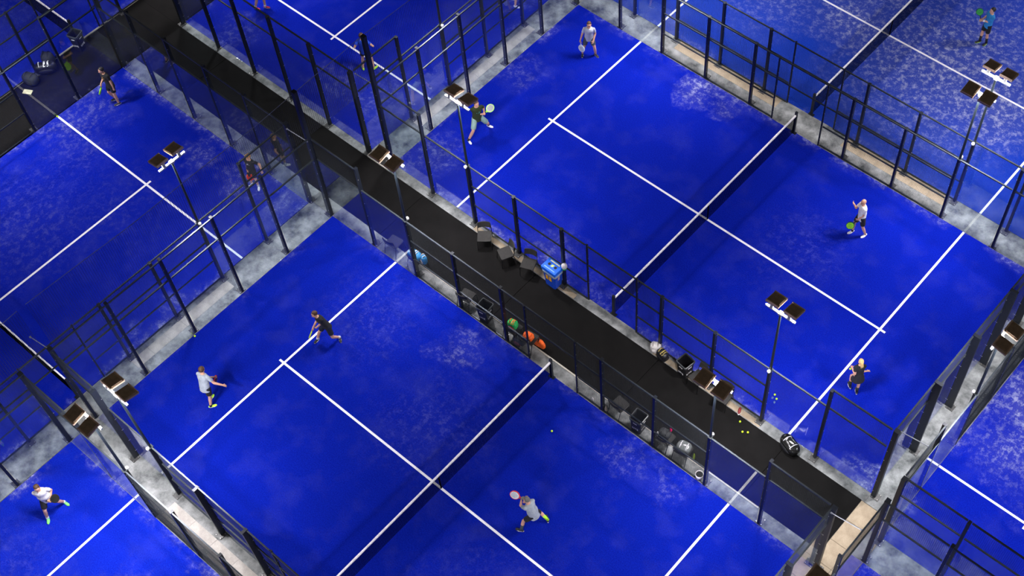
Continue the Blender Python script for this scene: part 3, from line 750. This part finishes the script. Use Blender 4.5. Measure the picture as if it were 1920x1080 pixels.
racket('green and white padel racket held upright by the player in sky blue',p['WR'][1]+Vector((-.04,-.02,.02)),p['WR'][1]+Vector((-.18,-.06,.42)),(.4,-.8,.4),greenR,tealR)
p=person('bald person in white tee and black shorts stepping left on the upper right court',
 (4.16,2.80,1.62),dr(1,.35),dr(1,.25),((4.48,2.80,.075),(4.06,2.66,.075)),(dr(.75,.5),dr(1,.5)),((4.20,2.60,.86),(3.86,2.72,1.30)),
 dict(shirt=whiteT,shorts=black,shoes=whiteS,socks=(None,black),short_len=.78,hem=.10),grip=(True,False),elbow=(None,(0,0,-1)),fat=1.12)
racket('dark teal padel racket with lime centre carried low by the bald player',p['WR'][0]+Vector((-.02,-.03,-.06)),p['WR'][0]+Vector((-.22,-.20,-.42)),(.5,-.4,.75),limeR,tealR)
p=person('person with blonde ponytail, black top and skirt running away on the upper right court',
 (7.52,-2.30,1.56),dr(.1,-1),dr(.05,-1),((7.44,-2.42,.16),(7.70,-2.42,.085)),(dr(.1,-1),dr(-.1,-1)),((7.33,-2.36,1.02),(7.72,-2.14,.98)),
 dict(shirt=black,shorts=black,skirt=True,hair=blond,hair_style='ponytail',shoes=blackS,socks=black,sock_len=.5),k=.95,female=True,grip=(True,False),pelvis=(7.59,-2.36),elbow=((0,-.1,-1),(.1,0,-1)))
ball(p['WR'][0].x-.03,p['WR'][0].y-.07,p['WR'][0].z+.02,'padel ball in the hand of the blonde player')
p=person('person in black tee lunging left across the service line of the lower centre court',
 (-6.66,-11.64,1.42),dr(1,.55),dr(.85,.65),((-6.23,-11.30,.085),(-6.74,-11.78,.085)),(dr(-.3,1),dr(.6,.8)),((-6.62,-11.74,.82),(-6.70,-11.80,.84)),
 dict(shirt=black,shorts=navyb,hair=brown,shoes=blackS,socks=whiteS,sock_len=.16,short_len=.72,sleeve=.45),grip=(True,True),facez=-.6,pelvis=(-6.42,-11.50))
racket('dark padel racket with yellow grip pointed down by the lunging player',p['WR'][1]+Vector((-.02,-.02,-.06)),p['WR'][1]+Vector((-.10,-.18,-.44)),(-.80,-.45,.25),blackR,mat('yellow_racket',(.6,.75,.05),.4),yel)
p=person('person in light grey tee with thinning brown hair and lime shoes seen from behind',
 (-7.72,-15.32,1.64),dr(-.35,-1),dr(-.5,-1),((-7.72,-15.50,.14),(-7.53,-15.66,.08)),(dr(-.5,-.9),dr(-1,-.3)),((-7.66,-15.14,1.02),(-7.20,-15.14,1.04)),
 dict(shirt=greyT,shorts=black,hair=brown,shoes=limeS,socks=black,sock_len=.14,short_len=.72,hem=.08),fat=1.08,k=1.06,grip=(True,False),pelvis=(-7.60,-15.53),elbow=(None,(.3,-.2,-1)))
racket('black and red padel racket in the far hand of the player in light grey',p['WR'][0]+Vector((0,.0,-.05)),p['WR'][0]+Vector((-.12,.10,-.42)),(.85,.5,.1),blackR,redR)
p=person('person in white tee with lime green shoes crouching ready on the bottom left court',
 (-8.42,-21.06,1.52),dr(-.25,1),dr(-.3,1),((-8.44,-20.72,.085),(-8.40,-21.38,.085)),(dr(-.9,.6),dr(-.2,1)),((-8.26,-20.98,.96),(-8.28,-21.08,.94)),
 dict(shirt=whiteT,shorts=black,hair=brown,shoes=mint,sole=mint,socks=whiteS,sock_len=.2,short_len=.75,wrist=(1,black,.5)),grip=(True,True),facez=-.7,fat=1.25,k=1.04)
racket('black padel racket held flat in front of the player in the white tee',p['WR'][1]+Vector((-.06,-.02,-.03)),p['WR'][1]+Vector((.20,.22,.10)),(.4,-.3,.9),blackR,blackR,yel)
p=person('person in grey tee and grey cap lunging with racket raised on the lower centre court',
 (2.74,-12.18,1.46),dr(1,-.35),dr(.75,-.65),((2.78,-12.58,.085),(3.16,-11.84,.085)),(dr(.95,-.3),dr(.2,-1)),((2.60,-12.26,1.32),(2.66,-12.12,1.36)),
 dict(shirt=greyT,shorts=black,hair=greyC,hair_style='cap',shoes=blackS,socks=(dgrey,limeS),sock_len=.6,short_len=.72,hem=.09),grip=(True,True),facez=-.15,fat=1.22,pelvis=(3.00,-12.20),elbow=((.2,-.3,-1),(-.3,-.4,-1)))
racket('white and red padel racket raised by the player in the grey cap',p['WR'][0].lerp(p['WR'][1],.5)+Vector((.04,.0,.0)),p['WR'][0].lerp(p['WR'][1],.5)+Vector((-.33,-.11,.08)),(.15,-.75,.6),whiteR,redR)
p=person('person with crimson shoes at the top edge of the photo, in the top court',
 (-19.40,-2.50,1.6),dr(-.8,.6),dr(-.8,.6),((-19.22,-2.62,.075),(-19.46,-2.90,.085)),(dr(-1,.2),dr(-.9,.4)),((-19.2,-2.4,1.0),(-19.5,-2.8,.9)),
 dict(shirt=whiteT,shorts=black,hair=brown,shoes=redS,socks=whiteS,sock_len=.16))
p=person('person behind mesh at the top edge, lower legs just in view, top court',
 (-12.2,3.6,1.6),dr(-.8,-.6),dr(-.8,-.6),((-12.15,3.62,.075),(-11.78,3.40,.085)),(dr(-1,.2),dr(-.9,.4)),((-12.3,3.9,1.0),(-11.8,3.3,.9)),
 dict(shirt=cyanT,shorts=whiteT,hair=brown,shoes=whiteS))

# ------------------------------------------------------------------ balls on the ground
ball(1.29,-9.50,.034,'lone lime ball on the blue turf of the lower centre court')
ball(-21.02,-11.18,.034,'lime ball at the left end of the service line, left court')
ball(-9.93,-14.25,.034,'lime ball beside a post base at the edge of the lower centre court')
for x,y in((5.54,-5.55),(5.81,-5.79),(5.95,-5.70)): ball(x,y,.030,'lime ball lying on the black walkway near the right end','balls on the walkway')
for x,y in((5.80,-4.10),(5.93,-4.19)): ball(x,y,.034,'lime ball on the turf behind the glass, upper right court','balls behind the glass')

# ------------------------------------------------------------------ furniture
def make_chair(label,x,y,rz,group=None):
    """stacking chair; local +y is where the sitter faces"""
    r=thing('chair',label,'chair',(x,y,0),rz,group)
    def seat():
        mb=MB(); rings=[]
        for q,z in((-.02,.44),(0,.455),(.0,.47)):
            rings.append([Vector((a*(.23+q),b*(.22+q)+.0,z)) for a,b in((-1,-.9),(-.9,-1),(.9,-1),(1,-.9),(1,.9),(.9,1),(-.9,1),(-1,.9))])
        return mb.loft(rings).mesh('seat',[M_chairf])
    def back():
        mb=MB(); rings=[]
        for i in range(7):
            u=-1+2*i/6; yy=-.27+.05*u*u
            rings.append([Vector((u*.21,yy-.012,.64)),Vector((u*.21,yy+.012,.64)),Vector((u*.21,yy+.005-.04,.86)),Vector((u*.21,yy-.02-.04,.86))])
        return mb.loft(rings).mesh('backrest',[M_chairf])
    link('seat',cached('seat',seat),r); link('backrest',cached('back',back),r)
    for sx in(-1,1):
        link('leg',cached(('fl',sx),lambda:MB().path([Vector((sx*.235,.24,0)),Vector((sx*.23,.20,.45))],.011).mesh('leg',[M_chairm])),r)
        link('leg',cached(('rl',sx),lambda:MB().path([Vector((sx*.235,-.30,0)),Vector((sx*.23,-.20,.45)),Vector((sx*.22,-.25,.66)),Vector((sx*.20,-.29,.84))],.011).mesh('leg',[M_chairm])),r)
    link('seat_frame',cached('sf',lambda:MB().path([Vector((-.23,.20,.44)),Vector((.23,.20,.44)),Vector((.23,-.20,.44)),Vector((-.23,-.20,.44)),Vector((-.23,.20,.44))],.010).mesh('seat_frame',[M_chairm])),r)
    return r
S0=PI
make_chair('black chair nearest the left end, beside the fence of the upper right court',-5.12,-5.54,S0+.70)
make_chair('black chair turned sideways, second from left beside the upper right court',-4.12,-5.60,S0-.45)
make_chair('black chair just left of the blue recycling bin',-3.24,-5.44,S0+.38)
make_chair('black chair directly right of the black bin beside the upper right court',3.72,-5.34,S0-.2)
make_chair('rightmost black chair beside the upper right court',4.72,-5.38,S0+.1)
GA='chairs along the lower side of the walkway'
make_chair('black chair behind the glass at the left end of the lower walkway edge',-7.3,-7.62,0.1)
make_chair('black chair under the blue and white bag',-6.25,-7.60,-.1)
make_chair('black chair left of the bin behind the lower centre court mesh',-3.95,-7.66,.15)
make_chair('black chair under the green and red bag',-1.95,-7.62,.0)
make_chair('black chair under the orange bag',-1.30,-7.58,.1)
make_chair('black chair left of the right hand bin on the lower side of the walkway',2.45,-7.62,-.1)
make_chair('black chair right of the right hand bin, pink bottle on it',4.25,-7.62,0.)
make_chair('rightmost black chair on the lower side of the walkway, clear bag on it',4.92,-7.60,.1)

def black_bin(label,x,y,rz):
    r=thing('waste_bin',label,'bin',(x,y,0),rz)
    mb=MB(); outer=[(.16,.16,0),(.205,.205,.72)]; 
    def rg(a,z): return [Vector((a*q*c,a*w*c,z)) for q,w,c in((-1,-.85,1),(-.85,-1,1),(.85,-1,1),(1,-.85,1),(1,.85,1),(.85,1,1),(-.85,1,1),(-1,.85,1))]
    mb.loft([rg(.16,0.),rg(.205,.74),rg(.19,.74),rg(.15,.10)],True); mb.obj('bin_body',M_bin,r)
    mb=MB(); mb.loft([rg(.222,.70),rg(.226,.78),rg(.20,.79),rg(.195,.72)],False); mb.obj('rim',mat('bin_rim',(.05,.055,.058),.35),r)
    for k,(nx,ny,a) in enumerate(((0,-1,0),(1,0,PI/2),(-1,0,-PI/2),(0,1,PI))):
        t=text_mesh('LIVE',.12); t.materials.append(M_white); o=link('lettering',t,r,(nx*.180,ny*.180,.27)); o.rotation_euler=(PI/2-.06,0,a)
        q=MB().box((0,0,0),(.14,.004,.03)).obj('label_stripe',M_box,r,loc=(nx*.204,ny*.204,.60)); q.rotation_euler=(-.06 if ny<0 else 0,0,a)
    return r
black_bin('black waste bin with white lettering beside the upper right court',3.16,-5.27,-.15)
black_bin('black waste bin with white lettering by the far left court',-23.08,-8.46,.35)
black_bin('black waste bin behind the mesh of the lower centre court, left of the green bag',-3.08,-7.72,.1)
black_bin('black waste bin behind the mesh of the lower centre court, right half',3.28,-7.72,.05)

# blue recycling bin
bl=mat('recycling_blue',(.01,.07,.60),.4); bl2=mat('bright_blue_lid',(.01,.14,.80),.4); orng=mat('orange_label',(.85,.42,.01),.5); cream=mat('cream_label',(.75,.75,.55),.5)
r=thing('recycling_bin','blue recycling bin with two round holes in the lid beside the walkway','bin',(-2.31,-5.275,0),-.02)
def rr(a,b,z,c=.82): return [Vector((a*x,b*y,z)) for x,y in((-1,-c),(-c,-1),(c,-1),(1,-c),(1,c),(c,1),(-c,1),(-1,c))]
MB().loft([rr(.22,.17,0),rr(.29,.22,.86)]).obj('bin_body',bl,r)
MB().loft([rr(.31,.235,.84,.92),rr(.31,.235,.96,.92),rr(.30,.225,.98,.92)]).obj('lid',bl2,r)
for x in(-.13,.13): MB().tube((x,-.0,.975),(x,-.0,.984),.05,n=20).obj('lid_hole',M_rubber,r)
MB().box((0,.14,.983),(.40,.05,.004)).obj('lid_label',cream,r); MB().box((0,-.15,.983),(.44,.03,.004)).obj('lid_label',mat('pale_blue_label',(.25,.45,.8),.5),r)
MB().add([(-.05,-.05,.984),(.03,-.05,.984),(.05,.01,.984),(.07,.05,.984),(-.04,.04,.984)],[(0,1,2,3,4)]).obj('lid_label',mat('lime_label',(.6,.75,.2),.5),r)
for x in(-.085,.06):
    o=MB().box((0,0,0),(.105,.004,.24)).obj('front_label',orng,r,loc=(x,-.205,.50)); o.rotation_euler=(.058,0,0)
mb=MB(); mb.loft([rr(.262,.200,.66),rr(.298,.228,.70),rr(.300,.23,.80),rr(.286,.22,.85)],False); mb.obj('bin_liner',mat('clear_liner',(.40,.50,.62),.3),r,True)
o=MB().box((0,0,0),(.004,.09,.25)).obj('side_label',mat('pink_label',(.5,.35,.45),.5),r,loc=(.272,-.02,.56)); o.rotation_euler=(0,.08,0)
def bottle(x,y,z,label,c,h=.24,cap=None,rad=.035):
    r=thing('bottle',label,'bottle',(x,y,z)); n=14
    pr=[(rad*.95,0),(rad,.01),(rad,h*.62),(rad*.75,h*.74),(rad*.42,h*.84),(rad*.42,h*.9)]
    MB().loft([[Vector((a*math.cos(2*PI*i/n),a*math.sin(2*PI*i/n),b)) for i in range(n)] for a,b in pr]).obj('bottle_body',c,r,True)
    MB().tube((0,0,h*.88),(0,0,h),rad*.5,n=12).obj('bottle_cap',cap or c,r,True); return r
# white sack with green base on the fence beside the bin
r=thing('cup_dispenser','white rounded container with green base beside the blue bin and fence post','container',(-1.93,-5.12,0.98))
MB().ell((0,0,.16),(.10,.10,.14)).obj('container_body',mat('white_plastic',(.85,.82,.85),.4),r,True)
MB().tube((0,0,-.0),(0,0,.07),.075,.08,n=14).obj('container_base',mat('green_plastic',(.02,.35,.10),.5),r,True)
MB().box((0,.03,-.02),(.10,.16,.03)).obj('bracket',M_post,r)

# bags
def bag(name,label,x,y,z,rz,size,cols,straps=2,cat='bag',bump=.10,handle=True,accent=True):
    """soft bag: body, pocket, straps"""
    r=thing(name,label,cat,(x,y,z),rz); a,b,c=size
    mb=MB(); 
    mb.ell((0,0,c*.5),(a*.5,b*.5,c*.5),None,20,14,fn=lambda d:1/(abs(d.x)**3.2+abs(d.y)**3.2+abs(d.z)**3.2)**(1/3.2)*(1+bump*.3*math.sin(7*d.x+3*d.z)*math.cos(5*d.y)))
    mb.obj('bag_body',cols[0],r,True)
    mb=MB(); mb.ell((0,-b*.42,c*.38),(a*.34,b*.18,c*.28),None,16,10); mb.obj('pocket',cols[1],r,True)
    for i in range(straps):
        s=(-1,1)[i%2]; pts=[Vector((a*.22*s,b*.40*math.cos(t)*.9,c*.78+c*.34*math.sin(t))) for t in [PI*k/8 for k in range(9)]]
        MB().path(pts,.013,6).obj('strap',cols[2%len(cols)],r)
    if accent:
        if accent=='highlight':
            mb=MB(); mb.ell((-a*.20,-b*.05,c*.93),(a*.05,b*.26,c*.07),Matrix.Rotation(.5,3,'Z')); mb.ell((a*.02,b*.04,c*.97),(a*.15,b*.07,c*.05),Matrix.Rotation(.35,3,'Z')); mb.obj('bag_highlight',cols[-1],r,True)  # flat pale lumps painted as highlights on the crumpled bag top
        else:
            for q,wd in((.02,.09),(.17,.05)):
                bm=MB(); bm.loft([[Vector((a*(q+wd*e),b*.42*u,c*(1.0-.10*u*u)+.006*f_)) for e,f_ in((-.5,0),(.5,0),(.5,1),(-.5,1))] for u in(-1,-.5,0,.5,1)]); bm.obj('bag_stripe',cols[-1],r)
    return r
bag_blk=mat('black_bag',(.010,.010,.013),.45); bag_wht=mat('white_bag',(.70,.66,.64),.7); bag_blu=mat('blue_bag',(.02,.22,.50),.6); bag_grn=mat('green_bag',(.02,.55,.12),.6); bag_red=mat('red_bag',(.65,.02,.02),.6); bag_org=mat('orange_bag',(.90,.13,.01),.6); bag_clr=mat('clear_grey_bag',(.12,.13,.13),.25); gold=mat('gold_trim',(.45,.35,.10),.4)
bag('sports_bag','white crumpled sports bag standing beside the fence post, upper right court',1.93,-5.20,0,.5,(.36,.26,.46),(bag_wht,bag_wht,mat('grey_straps',(.25,.22,.2),.7)),accent=False)
bag('sports_bag','black sports bag with gold trim beside the white bag',2.26,-5.26,0,-.2,(.44,.28,.40),(bag_blk,bag_blk,gold),accent=True)
bag('racket_bag','shiny black racket bag with painted silver highlights lying outside the upper right court',7.22,-5.30,0,-.35,(.74,.42,.34),(mat('glossy_black_bag',(.008,.008,.008),.18),bag_blk,mat('silver_strap_highlight',(.6,.58,.62),.3)),accent='highlight')  # silver serves the straps and the painted crumple highlights
bag('racket_bag','black racket bag with white stripes by the far left court',-23.10,-10.02,.0,.9,(.80,.36,.44),(bag_blk,bag_blk,M_white))
bag('backpack','dark grey backpack beyond the striped racket bag',-23.30,-9.72,0,.6,(.45,.40,.58),(mat('charcoal_bag',(.02,.022,.024),.8),bag_blk,bag_blk),accent=False)
bag('backpack','charcoal bag at the left edge of the photo on the black carpet',-23.10,-10.72,0,.3,(.62,.40,.42),(mat('charcoal_bag',(.02,.022,.024),.8),bag_blk,bag_blk),accent=False)
o=MB().box((0,0,.01),(.34,.20,.02)).obj('folded_towel',mat('cream_towel',(.62,.58,.38),.9),loc=(-22.86,-11.12,.0)); o.rotation_euler=(0,0,.5); tag(o,'cream folded cloth on the black carpet below the bags','cloth')
bag('sports_bag','blue and white sports bag on the chair behind the lower centre court',-6.28,-7.66,.47,.1,(.50,.32,.34),(bag_blu,bag_wht,bag_wht))
bag('sports_bag','blue and white tote hanging off the back of the chair near the service line',-5.93,-7.58,.42,-.3,(.22,.20,.40),(bag_blu,bag_wht,bag_wht),accent=False)
o=bag('towel','pale grey towel draped in front of the blue and white bag',-6.18,-7.93,0,.1,(.34,.06,.62),(mat('pale_towel',(.50,.52,.52),.9),mat('pale_towel',(.50,.52,.52),.9)),straps=0,cat='towel',accent=False)
bag('backpack','bright green and red backpack on the chair behind the lower centre court mesh',-1.96,-7.62,.47,.2,(.34,.26,.36),(bag_grn,bag_red,bag_org),accent=True)
bag('sports_bag','grey blue sports bag below the green backpack',-1.62,-7.72,.0,.1,(.44,.30,.40),(mat('slate_bag',(.05,.06,.08),.7),mat('mauve_pocket',(.16,.06,.08),.7),bag_blk),accent=False)
bag('racket_bag','long bright orange racket bag leaning beyond the grey bag',-1.20,-7.40,.0,-.05,(.80,.17,.40),(bag_org,bag_org,bag_blk),accent=True)
bag('sports_bag','orange and black bag on the chair behind the lower centre court mesh',-1.30,-7.62,.47,.1,(.36,.28,.24),(bag_org,bag_blk,bag_org),accent=False)
bag('sports_bag','dark bag on the chair right of the right hand bin',4.20,-7.60,.47,.1,(.38,.30,.26),(mat('charcoal_bag',(.02,.022,.024),.8),bag_blk,bag_blk),accent=False)
bag('sports_bag','crumpled clear and grey bag on the rightmost chair behind the lower court',4.93,-7.60,.47,.2,(.46,.38,.26),(bag_clr,bag_clr,mat('silver_strap_highlight',(.6,.58,.62),.3)),accent='highlight')  # silver straps, and crumple highlights painted in the same silver
bottle(4.32,-7.46,.72,'pink bottle standing on the dark bag','' or mat('pink_bottle',(.85,.01,.15),.4))
bottle(4.02,-7.72,.47,'white bottle at the edge of the chair right of the right hand bin',mat('white_plastic',(.85,.82,.85),.4),.20)
bottle(5.22,-7.45,.0,'olive green bottle beside the rightmost chair',mat('olive_bottle',(.22,.32,.01),.3),.30)
bottle(3.18,-7.72,.0,'white bottle standing inside the right hand black bin',mat('white_plastic',(.85,.82,.85),.4),.30) if 0 else None
bottle(2.10,-7.88,0,'cream bottle on the ground left of the right hand bin',mat('cream_bottle',(.75,.62,.42),.5),.26)
bottle(-2.28,-7.66,0,'silver bottle left of the green backpack',mat('silver_bottle',(.75,.76,.78),.3),.28)
bottle(1.55,-7.86,0,'pale small bottle standing by the mesh right of the lower net',mat('white_plastic',(.85,.82,.85),.4),.18)
# basket
r=thing('ball_basket','small round black basket with white rim on the concrete at the right end','basket',(5.74,-7.86,0))
n=20
def cr(a,z): return [Vector((a*math.cos(2*PI*i/n),a*math.sin(2*PI*i/n),z)) for i in range(n)]
MB().loft([cr(.10,0),cr(.125,.26),cr(.118,.26),cr(.095,.02)]).obj('basket_body',mat('white_plastic',(.85,.82,.85),.4),r,True)
MB().tube((0,0,.03),(0,0,.215),.095,.112,n=20).obj('basket_contents',M_rubber,r)
# pair of small things by the chair
r=thing('shoe','dark red and white trainer lying on the tan slab','shoe',(5.30,-5.26,0),.4)
MB().ell((0,0,.045),(.05,.13,.045)).obj('upper',mat('maroon_shoe',(.22,.02,.02),.6),r,True); MB().loft([[Vector((.052*math.cos(2*PI*i/16),.14*math.sin(2*PI*i/16),z)) for i in range(16)] for z in(0,.02)]).obj('sole',M_white,r)

# ------------------------------------------------------------------ sky, camera
w=bpy.data.worlds.new('night'); S.world=w; w.use_nodes=True
w.node_tree.nodes['Background'].inputs['Color'].default_value=(.55,.52,.5,1); w.node_tree.nodes['Background'].inputs['Strength'].default_value=.11
cam=bpy.data.cameras.new('camera'); co=bpy.data.objects.new('camera',cam); COL.objects.link(co)
r_=Vector((0.7609066,0.6483096,-0.0267543)); u_=Vector((-0.5420751,0.6578015,0.5229262)); f_=Vector((-0.3566171,0.3833952,-0.8519580))
M=Matrix((r_,u_,-f_)).transposed().to_4x4(); M.translation=Vector((15.470977,-23.299526,36.522290)); co.matrix_world=M
cam.sensor_width=36; cam.sensor_fit='HORIZONTAL'; cam.lens=2523.42*36/1920; cam.shift_x=-(1087.5687-960)/1920; cam.shift_y=(667.165-540)/1920
cam.clip_end=500
S.camera=co
S.view_settings.view_transform='Standard'; S.view_settings.look='None'; S.view_settings.gamma=1; S.view_settings.exposure=0; S.view_settings.use_curve_mapping=False
